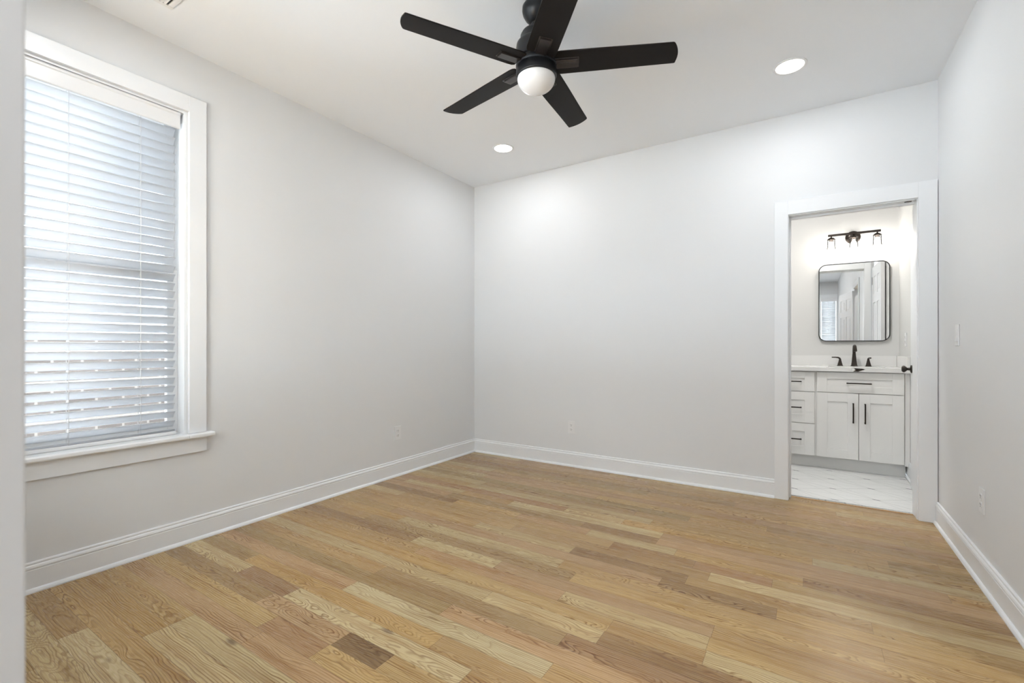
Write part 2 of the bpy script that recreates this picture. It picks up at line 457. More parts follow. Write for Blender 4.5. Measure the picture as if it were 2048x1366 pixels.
# ---- floor of oak strips, each plank with its own tone and grain
def tonelib(t):
    T = {
        'tan': (0.47, 0.312, 0.160), 'gold': (0.50, 0.340, 0.170), 'pale': (0.56, 0.425, 0.255), 'cream': (0.60, 0.48, 0.315),
        'pink': (0.49, 0.322, 0.190), 'red': (0.405, 0.25, 0.145), 'brown': (0.34, 0.213, 0.113), 'olive': (0.39, 0.275, 0.145),
        'dark': (0.24, 0.15, 0.078), 'orange': (0.50, 0.325, 0.150), 'taupe': (0.405, 0.272, 0.148)}[t]
    return (T[0] * 1.02, T[1] * 1.02, T[2] * 0.87)
PW = 0.0885; P0 = 1.147
explicit = {   # row: planks seen or placed by hand (x0, x1, tone)
    -10: [(-2.9, -1.9, 'pale'), (-1.9, -0.9, 'gold')], -9: [(-2.9, -2.2, 'gold'), (-2.2, -1.2, 'pale')], -8: [(-2.9, -1.6, 'pale'), (-1.6, -0.9, 'gold')],  # front-left rows: lighter tones stand in for brighter light there
    -7: [(-2.9, -2.35, 'tan'), (-2.35, -1.3, 'cream')], -6: [(-2.9, -1.7, 'gold'), (-1.7, -0.9, 'pink')], -5: [(-2.9, -2.1, 'orange'), (-2.1, -1.1, 'pale')],
    -4: [(-2.9, -2.1, 'gold'), (-2.1, -1.2, 'pale'), (-1.2, -0.4, 'tan')],
    -3: [(-2.9, -1.75, 'pink'), (-1.75, -0.9, 'pink')],
    -2: [(-2.9, -1.80, 'gold'), (-1.80, -1.47, 'red'), (-1.47, -0.75, 'gold')],
    -1: [(-2.9, -1.98, 'taupe'), (-1.98, -1.465, 'pink'), (-1.465, -1.228, 'dark'), (-1.228, -0.3, 'gold')],
    0: [(-2.9, -2.315, 'pale'), (-2.315, -1.925, 'red'), (-1.925, -0.95, 'cream'), (-0.95, 0.1, 'tan')],
    1: [(-2.9, -2.42, 'olive'), (-2.42, -1.15, 'orange'), (-1.15, -0.2, 'tan')],
    2: [(-2.9, -1.755, 'pink'), (-1.755, -0.733, 'cream'), (-0.733, 0.2, 'tan')],
    3: [(-2.9, -1.26, 'olive'), (-1.26, -0.25, 'pink'), (-0.25, 0.69, 'gold')],
    4: [(-2.9, -1.75, 'tan'), (-1.75, -0.764, 'taupe'), (-0.764, 0.05, 'red'), (0.05, 0.69, 'gold')],
    5: [(-2.9, -1.175, 'pale'), (-1.175, -0.650, 'pale'), (-0.650, 0.2, 'brown')],
    6: [(-2.9, -1.45, 'orange'), (-1.45, -0.646, 'gold'), (-0.646, -0.30, 'tan'), (-0.30, 0.5, 'pale')],
    7: [(-2.9, -1.75, 'tan'), (-1.75, -0.9, 'pink'), (-0.9, -0.303, 'pale'), (-0.303, 0.69, 'gold')],
    8: [(-2.9, -1.865, 'brown'), (-1.865, -1.3, 'pale'), (-1.3, -0.3, 'pink'), (-0.3, 0.69, 'tan')],
    11: [(-0.57, -0.1, 'brown')],
    12: [(-1.7, -1.055, 'pale'), (-1.055, -0.47, 'brown')],
    14: [(-0.9, -0.47, 'brown'), (-0.47, -0.13, 'red'), (-0.13, 0.69, 'gold')],
    16: [(-1.150, -0.7, 'brown')],
}
bm = bmesh.new()
uvp = bm.loops.layers.uv.new('plank'); uve = bm.loops.layers.uv.new('edge')
ct = bm.loops.layers.float_color.new('tone'); cs = bm.loops.layers.float_color.new('seed')
rf = random.Random(21)
FX0, FX1, FY0, FY1 = XL, 2.0, YR - 0.0, YBW - 0.055
def plank(x0, x1, y0, y1, fx0, fx1, tone):
    base = tonelib(tone)
    k = rf.uniform(0.92, 1.07); w = rf.uniform(-0.02, 0.02)
    tcol = (base[0] * k * (1 + w), base[1] * k, base[2] * k * (1 - w), 1)
    seed = (rf.random(), rf.random(), rf.random(), 1)
    # split so that the distance to the nearest joint interpolates correctly
    ym = (y0 + y1) / 2; xm = (x0 + x1) / 2
    yh = (y1 - y0) / 2
    c0, c1 = max(x0, fx0), min(x1, fx1)
    xs = [c0] + ([xm] if c0 < xm < c1 else []) + [c1]
    rx = min(0.02, (x1 - x0) / 2)
    xs = sorted(set([c0, c1] + [x for x in (x0 + rx, x1 - rx) if c0 < x < c1]))
    ys = [y0, ym, y1]
    for i in range(len(xs) - 1):
        for j in range(2):
            q = [(xs[i], ys[j]), (xs[i + 1], ys[j]), (xs[i + 1], ys[j + 1]), (xs[i], ys[j + 1])]
            q = [(x, min(max(y, FY0), FY1)) for x, y in q]
            if abs(q[0][1] - q[2][1]) < 1e-5: continue
            f = bm.faces.new([bm.verts.new((x, y, 0)) for x, y in q])
            for lp, (x, y) in zip(f.loops, q):
                lp[uvp].uv = (x - xm, y - ym)
                lp[uve].uv = (min(x - x0, x1 - x), min(y - y0, y1 - y))
                lp[ct] = tcol; lp[cs] = seed
names = ['tan'] * 6 + ['gold'] * 5 + ['pale'] * 3 + ['pink'] * 3 + ['olive', 'taupe', 'brown', 'orange', 'taupe', 'red']
k0 = int(math.floor((FY0 - P0) / PW)); k1 = int(math.ceil((FY1 - P0) / PW))
for k in range(k0, k1):
    y0 = P0 + k * PW; y1 = y0 + PW
    exp = sorted(explicit.get(k, []))
    x = FX0 - rf.uniform(0.05, 0.8)
    row = []
    while x < FX1:
        nxt = [e for e in exp if e[1] > x + 0.001 and e[0] >= x - 0.15]
        e = nxt[0] if nxt else None
        L = rf.choice([rf.uniform(0.3, 0.8), rf.uniform(0.7, 1.5), rf.uniform(0.9, 1.8)])
        if e and e[0] <= x + 0.06:
            row.append((x, e[1], e[2])); x = e[1]; exp = [q for q in exp if q is not e]
            continue
        if e and x + L > e[0] - 0.15: L = e[0] - x
        row.append((x, x + L, rf.choice(names))); x += L
    # stop at the floor's own outline
    for a, b_, t in row:
        lo = XN if False else FX0
        fx1 = FX1 if 0.5 < (y0 + y1) / 2 < 3.1 else XR
        if b_ <= lo or a >= fx1: continue
        plank(a, b_, y0, y1, lo, fx1, t)
fl = obj('floor', bm, M_FLOOR, kind='structure')
fl.data.transform(Matrix.Translation((0, 0, 0)))
sol = fl.modifiers.new('thickness', 'SOLIDIFY'); sol.thickness = 0.018; sol.offset = -1
obj('threshold', boxbm(dx0 + 0.012, dx1 - 0.012, FY1, FY1 + 0.018, -0.018, 0.004), M_THRESH, kind='structure', bevel=0.003)

# ---- baseboards
def base_profile(s, o):
    """outline in (distance from wall, height); s = sign into the room, o = wall plane"""
    p = [(0, 0), (0.026, 0.0), (0.026, 0.006), (0.022, 0.014), (0.016, 0.0185), (0.0135, 0.019), (0.0135, 0.098), (0.0115, 0.100), (0.0115, 0.103), (0.0145, 0.105),
         (0.0145, 0.110), (0.012, 0.117), (0.008, 0.121), (0.008, 0.124), (0.010, 0.126), (0.009, 0.131), (0.005, 0.134), (0, 0.134)]
    return [(o + s * a, b) for a, b in p]
def baseboard(name, axis, o, s, a0, a1):
    bm = bmesh.new(); prism(bm, base_profile(s, o), axis, a0, a1)
    return obj(name, bm, M_TRIM, kind='structure')
baseboard('baseboard_left', 'y', XL, 1, YN, YB)
baseboard('baseboard_back', 'x', YB, -1, XL + 0.0135, -0.189)
baseboard('baseboard_right', 'y', XR, -1, ey1 + 0.09, YB - 0.02)
baseboard('baseboard_front', 'x', YN, 1, XL + 0.0135, XN)
baseboard('baseboard_passage', 'y', XN, 1, YR, YN)
baseboard('baseboard_bathroom_right', 'y', XBR, -1, YBW, 4.99)

# ---- window 1 : casing, jambs, stool, apron, sashes, panes
w = empty('window_1', (XL, 0.70, 0.59), kind='structure')
bm = bmesh.new()
cy0, cy1 = 0.128, 1.271
box(bm, XL, XL + 0.019, 1.184, cy1, 0.607, 2.485)
box(bm, XL, XL + 0.019, cy0, 0.203, 0.607, 2.485)
box(bm, XL, XL + 0.019, 0.203, 1.184, 2.399, 2.485)
obj('casing', bm, M_TRIM, w, bevel=0.0015)
bm = bmesh.new()
prism(bm, [(XL - 0.15, 0.580), (XL + 0.046, 0.580), (XL + 0.052, 0.586), (XL + 0.052, 0.600), (XL + 0.046, 0.606), (XL - 0.15, 0.606)], 'y', wy0, wy1)
prism(bm, [(XL, 0.580), (XL + 0.046, 0.580), (XL + 0.052, 0.586), (XL + 0.052, 0.600), (XL + 0.046, 0.606), (XL, 0.606)], 'y', wy1, 1.302)
prism(bm, [(XL, 0.580), (XL + 0.046, 0.580), (XL + 0.052, 0.586), (XL + 0.052, 0.600), (XL + 0.046, 0.606), (XL, 0.606)], 'y', 0.097, wy0)
obj('window_sill', bm, M_TRIM, w, bevel=0.002)
obj('apron', boxbm(XL, XL + 0.017, cy0, 1.272, 0.497, 0.580), M_TRIM, w, bevel=0.0015)
bm = bmesh.new()
box(bm, XL - 0.15, XL + 0.001, 1.165, wy1 + 0.004, 0.606, 2.385)
box(bm, XL - 0.15, XL + 0.001, wy0 - 0.004, 0.222, 0.606, 2.385)
box(bm, XL - 0.15, XL + 0.001, wy0 - 0.004, wy1 + 0.004, 2.385, 2.396)
obj('jamb', bm, M_TRIM, w, bevel=0.001)
def sash(name, x0, x1, z0, z1):
    bm = bmesh.new(); a, b_ = 0.222, 1.165; s = 0.05
    box(bm, x0, x1, a, a + s, z0, z1); box(bm, x0, x1, b_ - s, b_, z0, z1)
    box(bm, x0, x1, a + s, b_ - s, z0, z0 + s + 0.01); box(bm, x0, x1, a + s, b_ - s, z1 - s, z1)
    o = obj(name, bm, M_TRIM, w, bevel=0.002)
    xm = (x0 + x1) / 2
    obj('pane', boxbm(xm - 0.002, xm + 0.002, a + s - 0.004, b_ - s + 0.004, z0 + s, z1 - s + 0.004), M_GLASS, o)
sash('sash', XL - 0.115, XL - 0.08, 0.606, 1.52)
sash('sash', XL - 0.15, XL - 0.115, 1.47, 2.385)

# ---- left window blind
def blind(loc, width, top, bottom, n, sp, tilt, cords, label, slat_m):
    """slats along local y, room side towards local +x"""
    t = empty('window_blind', loc, label, 'window blind')
    t['_local'] = 1
    h = width / 2
    bm = bmesh.new()
    prism(bm, [(-0.004, top - 0.085), (0.006, top - 0.085), (0.009, top - 0.081), (0.009, top - 0.016), (0.013, top - 0.010), (0.013, top - 0.004), (0.016, top), (-0.004, top)], 'y', -h - 0.012, h + 0.012)
    obj('valance', bm, M_PLASTIC, t, bevel=0.001)
    obj('headrail', boxbm(-0.062, -0.006, -h, h, top - 0.055, top - 0.004), M_PLASTIC, t, bevel=0.002)
    bm = bmesh.new(); rr = random.Random(5)
    for i in range(n):
        zc = top - 0.104 - i * sp
        tt = R(tilt + rr.uniform(-0.9, 0.9)); dz = rr.uniform(-0.0012, 0.0012); sl = rr.uniform(-0.001, 0.001)
        up, lo = [], []
        for k in range(7):
            s = (k / 6 - 0.5) * 0.050
            crown = 0.0028 * (1 - (s / 0.025) ** 2)
            for lst, off in ((up, crown + 0.0012), (lo, crown - 0.0012)):
                lst.append((-0.035 + s * math.cos(tt) - off * math.sin(tt), zc + dz + s * math.sin(tt) + off * math.cos(tt)))
        pts = up + lo[::-1]
        A = [bm.verts.new((p[0], -h, p[1] + sl)) for p in pts]; B = [bm.verts.new((p[0], h, p[1] - sl)) for p in pts]
        m_ = len(pts)
        for k in range(m_):
            f = bm.faces.new((A[k], A[(k + 1) % m_], B[(k + 1) % m_], B[k])); f.smooth = k not in (6, m_ - 1)
        bm.faces.new(A[::-1]); bm.faces.new(B)
    obj('slats', bm, slat_m, t)
    obj('bottom_rail', boxbm(-0.060, -0.010, -h, h, bottom, bottom + 0.018), M_PLASTIC, t, bevel=0.004)
    for cy in cords:
        bm = bmesh.new()
        for xx in (-0.0165, -0.0545):
            tube(bm, [(xx, cy, top - 0.06), (xx, cy, bottom + 0.01)], 0.0011, 6)
        # the rungs under every slat
        for i in range(n):
            zc = top - 0.104 - i * sp
            dxx = 0.019
            tube(bm, [(-0.0165, cy, zc + 0.0205), (-0.0545, cy, zc - 0.0245)], 0.0006, 5)
        obj('ladder_cord', bm, M_PLASTIC, t)
    bm = bmesh.new()
    return t
bl = blind((XL - 0.016, 0.70, 0), 0.876, 2.380, 0.6065, 36, 0.0473, 47.5, (-0.28, 0.0, 0.28),
           'white horizontal slat blind filling the large window on the left wall', M_SLAT)

# ---- two unseen windows added in the front wall, bringing daylight to the ceiling
for wi, (a, b_) in enumerate(FILL_WINDOWS):
    wf = empty('window_%d' % (wi + 3), ((a + b_) / 2, YN, fz0), kind='structure')
    bm = bmesh.new()
    box(bm, a - 0.085, a, YN, YN + 0.019, fz0, fz1 + 0.085); box(bm, b_, b_ + 0.085, YN, YN + 0.019, fz0, fz1 + 0.085)
    box(bm, a, b_, YN, YN + 0.019, fz1, fz1 + 0.085); box(bm, a - 0.085, b_ + 0.085, YN, YN + 0.017, fz0 - 0.11, fz0 - 0.026)
    obj('casing', bm, M_TRIM, wf, bevel=0.0015)
    obj('window_sill', boxbm(a - 0.1, b_ + 0.1, YN - 0.001, YN + 0.05, fz0 - 0.026, fz0), M_TRIM, wf, bevel=0.002)
    bm = bmesh.new()
    for z0, z1, y in ((fz0, 1.52, YN - 0.10), (1.47, fz1, YN - 0.135)):
        box(bm, a, a + 0.05, y, y + 0.03, z0, z1); box(bm, b_ - 0.05, b_, y, y + 0.03, z0, z1)
        box(bm, a + 0.05, b_ - 0.05, y, y + 0.03, z0, z0 + 0.05); box(bm, a + 0.05, b_ - 0.05, y, y + 0.03, z1 - 0.05, z1)
    obj('sash', bm, M_TRIM, wf, bevel=0.002)
    obj('pane', boxbm(a + 0.03, b_ - 0.03, YN - 0.12, YN - 0.117, fz0 + 0.03, fz1 - 0.03), M_GLASS, wf)

# ---- window at the end of the passage (seen in the bathroom mirror)
w2 = empty('window_2', (0.5, YR, 0.6), kind='structure')
bm = bmesh.new()
box(bm, rx0 - 0.09, rx0, YR, YR + 0.019, rz0, rz1 + 0.09)
box(bm, rx1, XR - 0.002, YR, YR + 0.019, rz0, rz1 + 0.09)
box(bm, rx0, rx1, YR, YR + 0.019, rz1, rz1 + 0.09)
obj('casing', bm, M_TRIM, w2, bevel=0.0015)
obj('window_sill', boxbm(rx0 - 0.1, XR - 0.002, YR - 0.0, YR + 0.05, rz0 - 0.03, rz0), M_TRIM, w2, bevel=0.002)
obj('pane', boxbm(rx0, rx1, YR - 0.11, YR - 0.106, rz0, rz1), M_GLASS, w2)
b2 = blind((0.5, YR - 0.012, 0), 0.30, rz1 - 0.005, rz0 + 0.002, 34, 0.0473, 64, (0.0,), 'narrow white slat blind at the end of the passage, seen in the bathroom mirror', M_SLAT2)
b2.rotation_euler = (0, 0, R(90))

# ------------------------------------------------------------------ bathroom doorway
tr = empty('trim_1', (0.24, YB, 0), kind='structure')
bm = bmesh.new()
box(bm, -0.189, -0.104, YB - 0.019, YB, 0, 2.125)
box(bm, 0.596, XR - 0.003, YB - 0.019, YB, 0, 2.125)
box(bm, -0.104, 0.596, YB - 0.019, YB, 2.026, 2.125)
obj('casing', bm, M_TRIM, tr, bevel=0.0015)
bm = bmesh.new()
box(bm, dx0, -0.099, YB - 0.001, YBW + 0.001, 0, 2.02)
box(bm, 0.591, dx1, YB - 0.001, YBW + 0.001, 0, 2.02)
box(bm, dx0, dx1, YB - 0.001, YBW + 0.001, 2.02, dz)
# door stop
box(bm, -0.099, -0.088, YB + 0.06, YB + 0.095, 0, 2.009)
box(bm, -0.099, 0.591, YB + 0.06, YB + 0.095, 2.009, 2.02)
obj('jamb', bm, M_TRIM, tr, bevel=0.001)
bm = bmesh.new()
box(bm, -0.189, -0.104, YBW, YBW + 0.017, 0, 2.11)
box(bm, 0.596, 0.658, YBW, YBW + 0.017, 0, 2.11)
box(bm, -0.104, 0.596, YBW, YBW + 0.017, 2.026, 2.11)
obj('casing', bm, M_TRIM, tr, bevel=0.0015)
obj('strike_plate', boxbm(0.535, 0.57, YB + 0.02, YB + 0.035, 2.0165, 2.0195), M_BRONZE, tr)

def panel_door(name, loc, rot, wdt, hgt, hinge_side, knob_mat, knob_z=0.92):
    """six-panel leaf: local x from hinge edge to free edge, thickness in local y"""
    d = empty(name, loc, kind='structure'); d.rotation_euler = (0, 0, rot); d['_local'] = 1
    bm = bmesh.new(); T = 0.035
    box(bm, 0, wdt, 0.006, T - 0.006, 0.008, hgt)
    st = 0.11; mid = 0.10
    cols = [(st, (wdt - mid) / 2), ((wdt + mid) / 2, wdt - st)]
    rows = [(0.22, 0.83), (0.98, 1.60), (1.70, hgt - 0.12)]
    for (ya, yb) in ((0.0, 0.006), (T - 0.006, T)):
        box(bm, 0, st, ya, yb, 0.008, hgt); box(bm, wdt - st, wdt, ya, yb, 0.008, hgt); box(bm, cols[0][1], cols[1][0], ya, yb, 0.008, hgt)
        for (z0, z1) in ((0.008, 0.22), (0.83, 0.98), (1.60, 1.70), (hgt - 0.12, hgt)):
            for (c0, c1) in cols: box(bm, c0, c1, ya, yb, z0, z1)
        for (c0, c1) in cols:
            for (z0, z1) in rows:
                i = 0.035
                yy = (ya + 0.0015, yb) if ya == 0 else (ya, yb - 0.0015)
                box(bm, c0 + i, c1 - i, yy[0], yy[1], z0 + i, z1 - i)
    obj('door_leaf', bm, M_TRIM, d, bevel=0.001)
    for s in (-1, 1):
        bm = bmesh.new()
        y0 = 0.0 if s < 0 else T
        M = Matrix.Translation((wdt - 0.06, y0, knob_z)) @ Matrix.Rotation(R(90) * (1 if s < 0 else -1), 4, 'X')
        if hinge_side == 0 and s < 0: lathe(bm, [(0, 0), (0.016, 0), (0.016, 0.004), (0, 0.004)], 24, (0, 0, 0), M)
        else: lathe(bm, [(0, 0), (0.031, 0), (0.031, 0.005), (0.026, 0.009), (0.011, 0.011), (0.010, 0.028), (0.018, 0.034), (0.026, 0.044), (0.026, 0.052), (0.018, 0.060), (0, 0.062)], 32, (0, 0, 0), M)
        obj('door_handle', bm, knob_mat, d)
    obj('latch', boxbm(wdt - 0.001, wdt + 0.002, 0.006, T - 0.006, knob_z - 0.03, knob_z + 0.03), knob_mat, d)
    for z in (0.18, 1.02, 1.82):
        bm = bmesh.new()
        yk = -0.004 if hinge_side <= 0 else T + 0.004
        tube(bm, [(-0.002, yk, z), (-0.002, yk, z + 0.09)], 0.0055, 12)
        ys = (-0.0015, 0.0) if hinge_side < 0 else (T, T + 0.0015)
        # on a leaf folded back only the plate shows from the room
        box(bm, 0, 0.03, ys[0], ys[1], z, z + 0.09)
        obj('hinge', bm, knob_mat, d)
    return d
# bathroom door leaf, folded back towards the right wall of the bathroom
ang = math.atan2(0.62, 0.012)
panel_door('door_1', (0.702, YBW + 0.022, 0.0), ang, 0.64, 2.02, 0, M_BRONZE)
# entry door leaf resting open in the bedroom
ang2 = math.atan2(-0.78, -0.14)
panel_door('door_2', (XR - 0.03, ey0 - 0.01, 0.0), ang2, 0.80, 2.02, 1, M_BRONZE)
tr2 = empty('trim_2', (XR, (ey0 + ey1) / 2, 0), kind='structure')
bm = bmesh.new()
box(bm, XR - 0.017, XR, ey1, ey1 + 0.085, 0, ez + 0.085)
box(bm, XR - 0.017, XR, ey0, ey1, ez, ez + 0.085)
obj('casing', bm, M_TRIM, tr2, bevel=0.0015)

# ------------------------------------------------------------------ electrical plates
def outlet(loc, rotz, label, screw=True):
    """plate faces local -y"""
    t = empty('wall_outlet', loc, label, 'outlet', rotz=rotz); t['_local'] = 1
    obj('cover_plate', boxbm(-0.035, 0.035, -0.006, 0.0, -0.0575, 0.0575), M_PLASTIC, t, bevel=0.0025)
    for s in (-1, 1):
        bm = bmesh.new()
        pts = []
        for i in range(24):
            a = 2 * math.pi * i / 24
            pts.append((max(-0.0145, min(0.0145, 0.0175 * math.cos(a))), s * 0.0195 + 0.0145 * math.sin(a)))
        prism(bm, pts, 'y', -0.0085, -0.005)
        soc = obj('socket', bm, M_PLASTIC, t)
        soc['_local'] = 1
        bm = bmesh.new()
        box(bm, -0.0075, -0.0055, -0.0089, -0.0084, s * 0.0195 - 0.001, s * 0.0195 + 0.008)
        box(bm, 0.0050, 0.0070, -0.0089, -0.0084, s * 0.0195 - 0.001, s * 0.0195 + 0.007)
        lathe(bm, [(0, 0), (0.0026, 0), (0.0026, 0.0004), (0, 0.0004)], 12, (0, 0, 0), Matrix.Translation((0, -0.0085, s * 0.0195 - 0.007)) @ Matrix.Rotation(R(90), 4, 'X'))
        obj('slots', bm, M_SLOT, soc)
    bm = bmesh.new()
    lathe(bm, [(0, 0), (0.003, 0), (0.0025, 0.001), (0, 0.0012)], 12, (0, 0, 0), Matrix.Translation((0, -0.006, 0)) @ Matrix.Rotation(R(90), 4, 'X'))
    obj('screw', bm, M_PLASTIC, t)
    return t
outlet((XL, 2.746, 0.360), R(90), 'white duplex outlet low on the left wall near the corner')
outlet((-1.796, YB, 0.355), 0, 'white duplex outlet low on the back wall right of the corner')
outlet((XR, 2.958, 0.380), R(-90), 'white duplex outlet low on the right wall above the baseboard')
outlet((XBR, 5.12, 1.150), R(-90), 'white outlet on the bathroom right wall above the counter')
sw = empty('light_switch', (XR, 3.368, 1.153), 'white rocker light switch on the right wall beside the doorway', 'light switch', rotz=R(-90)); sw['_local'] = 1
obj('cover_plate', boxbm(-0.035, 0.035, -0.006, 0, -0.0575, 0.0575), M_PLASTIC, sw, bevel=0.0025)
bm = bmesh.new()
prism(bm, [(-0.0055, -0.033), (-0.0115, -0.033), (-0.0075, 0.033), (-0.0055, 0.033)], 'x', -0.0165, 0.0165)
obj('rocker', bm, M_PLASTIC, sw, bevel=0.001)

# ------------------------------------------------------------------ ceiling vent
v = empty('ceiling_vent', (-2.43, 0.84, H), 'white louvred air vent in the ceiling near the window', 'vent')
bm = bmesh.new()
vx0, vx1, vy0, vy1 = -2.612, -2.250, 0.682, 0.994
for a in ((vx0, vx0 + 0.022, vy0, vy1), (vx1 - 0.022, vx1, vy0, vy1), (vx0 + 0.022, vx1 - 0.022, vy0, vy0 + 0.022), (vx0 + 0.022, vx1 - 0.022, vy1 - 0.022, vy1)):
    box(bm, a[0], a[1], a[2], a[3], H - 0.006, H)
obj('frame', bm, M_PLASTIC, v, bevel=0.002)
obj('duct_shade', boxbm(vx0 + 0.022, vx1 - 0.022, vy0 + 0.022, vy1 - 0.022, H - 0.0012, H - 0.0002), M_SLOT, v)  # dark sheet stands in for the shade inside the duct
bm = bmesh.new()
yy = vy0 + 0.026
while yy < vy1 - 0.03:
    prism(bm, [(yy, H - 0.0015), (yy + 0.009, H - 0.007), (yy + 0.0105, H - 0.007), (yy + 0.0015, H - 0.0015)], 'x', vx0 + 0.022, vx1 - 0.022)
    yy += 0.0135
obj('louvres', bm, M_PLASTIC, v)

# ------------------------------------------------------------------ ceiling fan
FXc, FYc, FZ = -1.0995, 1.937, 2.452
fan = empty('ceiling_fan', (FXc, FYc, H), 'black five-blade ceiling fan with a frosted white globe light', 'ceiling fan')
def rel(z): return z - H
fan['_local'] = 1
bm = bmesh.new()
lathe(bm, [(0.0, rel(2.743)), (0.062, rel(2.743)), (0.067, rel(2.735)), (0.068, rel(2.718)), (0.064, rel(2.700)), (0.054, rel(2.682)), (0.042, rel(2.668)), (0.032, rel(2.660)), (0.026, rel(2.658)), (0.0, rel(2.658))], 64)
obj('canopy', bm, M_BLACK, fan)
bm = bmesh.new()
lathe(bm, [(0.0115, rel(2.668)), (0.0115, rel(2.625))], 32)
lathe(bm, [(0.0, rel(2.670)), (0.022, rel(2.668)), (0.024, rel(2.655)), (0.018, rel(2.646)), (0.0115, rel(2.644))], 32)
lathe(bm, [(0.0115, rel(2.640)), (0.02, rel(2.638)), (0.022, rel(2.628)), (0.024, rel(2.620))], 32)
obj('downrod', bm, M_BLACK, fan)
bm = bmesh.new()
lathe(bm, [(0, rel(2.632)), (0.028, rel(2.630)), (0.052, rel(2.622)), (0.068, rel(2.610)), (0.076, rel(2.595)), (0.077, rel(2.566)), (0.079, rel(2.564)), (0.088, rel(2.560)), (0.095, rel(2.552)), (0.097, rel(2.540)),
           (0.097, rel(2.478)), (0.095, rel(2.474)), (0.088, rel(2.471)), (0.088, rel(2.466)), (0, rel(2.466))], 96)
obj('motor_housing', bm, M_BLACK, fan)
bm = bmesh.new()
lathe(bm, [(0, rel(2.470)), (0.092, rel(2.470)), (0.096, rel(2.464)), (0.0985, rel(2.452)), (0.0985, rel(2.444)), (0.095, rel(2.441)), (0.0975, rel(2.438)), (0.0975, rel(2.400)), (0.0955, rel(2.394)), (0.091, rel(2.392)), (0.089, rel(2.398)), (0, rel(2.398))], 96)
obj('light_ring', bm, M_BLACK, fan)
bm = bmesh.new()
prof = [(0.089, rel(2.400))]
for i in range(0, 17):
    a = i / 16 * math.pi / 2
    prof.append((0.0915 * math.cos(a), rel(2.388) - 0.066 * math.sin(a)))
prof[-1] = (0, prof[-1][1])
lathe(bm, prof, 96)
obj('light_globe', bm, M_GLOBE, fan)
def blade_mesh():
    bm = bmesh.new()
    out = []
    n = 10
    # root
    out += [(0.088, -0.060), (0.098, -0.069)]
    out += [(0.12, -0.0715), (0.30, -0.0690), (0.50, -0.0645)]
    # rounded, slightly slanted tip
    for i in range(n + 1):
        t = -0.0605 + 0.121 * i / n
        bulge = 0.014 * (1 - (t / 0.0605) ** 2)
        rr = 0.636 + 0.16 * (t + 0.0605) + bulge
        if i == 0: out += [(0.628, -0.0625), (0.635, -0.0600)]
        elif i == n: out += [(0.657, 0.0600), (0.650, 0.0625)]
        else: out.append((rr, t))
    out += [(0.50, 0.0645), (0.30, 0.0690), (0.12, 0.0715), (0.098, 0.069), (0.088, 0.060)]
    prism(bm, out, 'z', -0.003, 0.003)
    return bm
def bracket_mesh():
    bm = bmesh.new()
    box(bm, 0.086, 0.205, -0.031, 0.031, -0.0055, -0.003)
    box(bm, 0.086, 0.198, -0.0245, 0.0245, -0.0120, -0.0050)
    return bm
first = None
for k in range(5):
    if first is None:
        bo = obj('blade', blade_mesh(), M_BLADE, fan, bevel=0.0012)
        bo['_local'] = 1
        br = obj('blade_bracket', bracket_mesh(), M_BRACKET, bo, bevel=0.0018)
        bs = bmesh.new()
        for sx, sy in ((0.112, 0.0), (0.184, 0.014), (0.184, -0.014)):
            lathe(bs, [(0, -0.0138), (0.003, -0.0135), (0.0042, -0.012)], 12, (sx, sy, 0))
        first = bo
    else:
        bo = copy_tree(first, fan)
    bo.location = (0, 0, rel(2.452) + 0.006)
    # pitched about its own long axis
    bo.rotation_euler = (Matrix.Rotation(R(24.4 + 72 * k), 3, 'Z') @ Matrix.Rotation(R(-9), 3, 'X')).to_euler()

# ------------------------------------------------------------------ vanity
VY = 4.93
van = empty('vanity_cabinet', (0.22, VY, 0), 'white shaker vanity cabinet with black bar pulls seen through the doorway', 'bathroom cabinet')
bm = bmesh.new()
for q in ((-0.245, 0.706, VY + 0.02, YBATH - 0.002, 0.115, 0.133), (-0.245, -0.227, VY + 0.02, YBATH - 0.002, 0.133, 0.870), (0.688, 0.706, VY + 0.02, YBATH - 0.002, 0.133, 0.870),
          (0.068, 0.086, VY + 0.02, YBATH - 0.002, 0.133, 0.870), (-0.227, 0.068, YBATH - 0.012, YBATH - 0.002, 0.133, 0.870), (0.086, 0.688, YBATH - 0.012, YBATH - 0.002, 0.133, 0.870),
          (-0.227, 0.068, VY + 0.02, VY + 0.04, 0.84, 0.870), (0.086, 0.688, VY + 0.02, VY + 0.04, 0.84, 0.870), (0.350, 0.420, VY + 0.021, VY + 0.04, 0.133, 0.84), (-0.227, 0.068, VY + 0.021, VY + 0.04, 0.39, 0.41), (-0.227, 0.068, VY + 0.021, VY + 0.04, 0.67, 0.69), (0.086, 0.688, VY + 0.021, VY + 0.04, 0.67, 0.70)):
    box(bm, *q)
obj('body', bm, M_VAN, van, bevel=0.001)
obj('toe_kick', boxbm(-0.245, 0.706, VY + 0.085, YBATH - 0.01, -0.004, 0.115), M_VAN, van)
obj('filler_strip', boxbm(0.692, 0.7235, VY + 0.012, VY + 0.04, 0.10, 0.870), M_VAN, van)
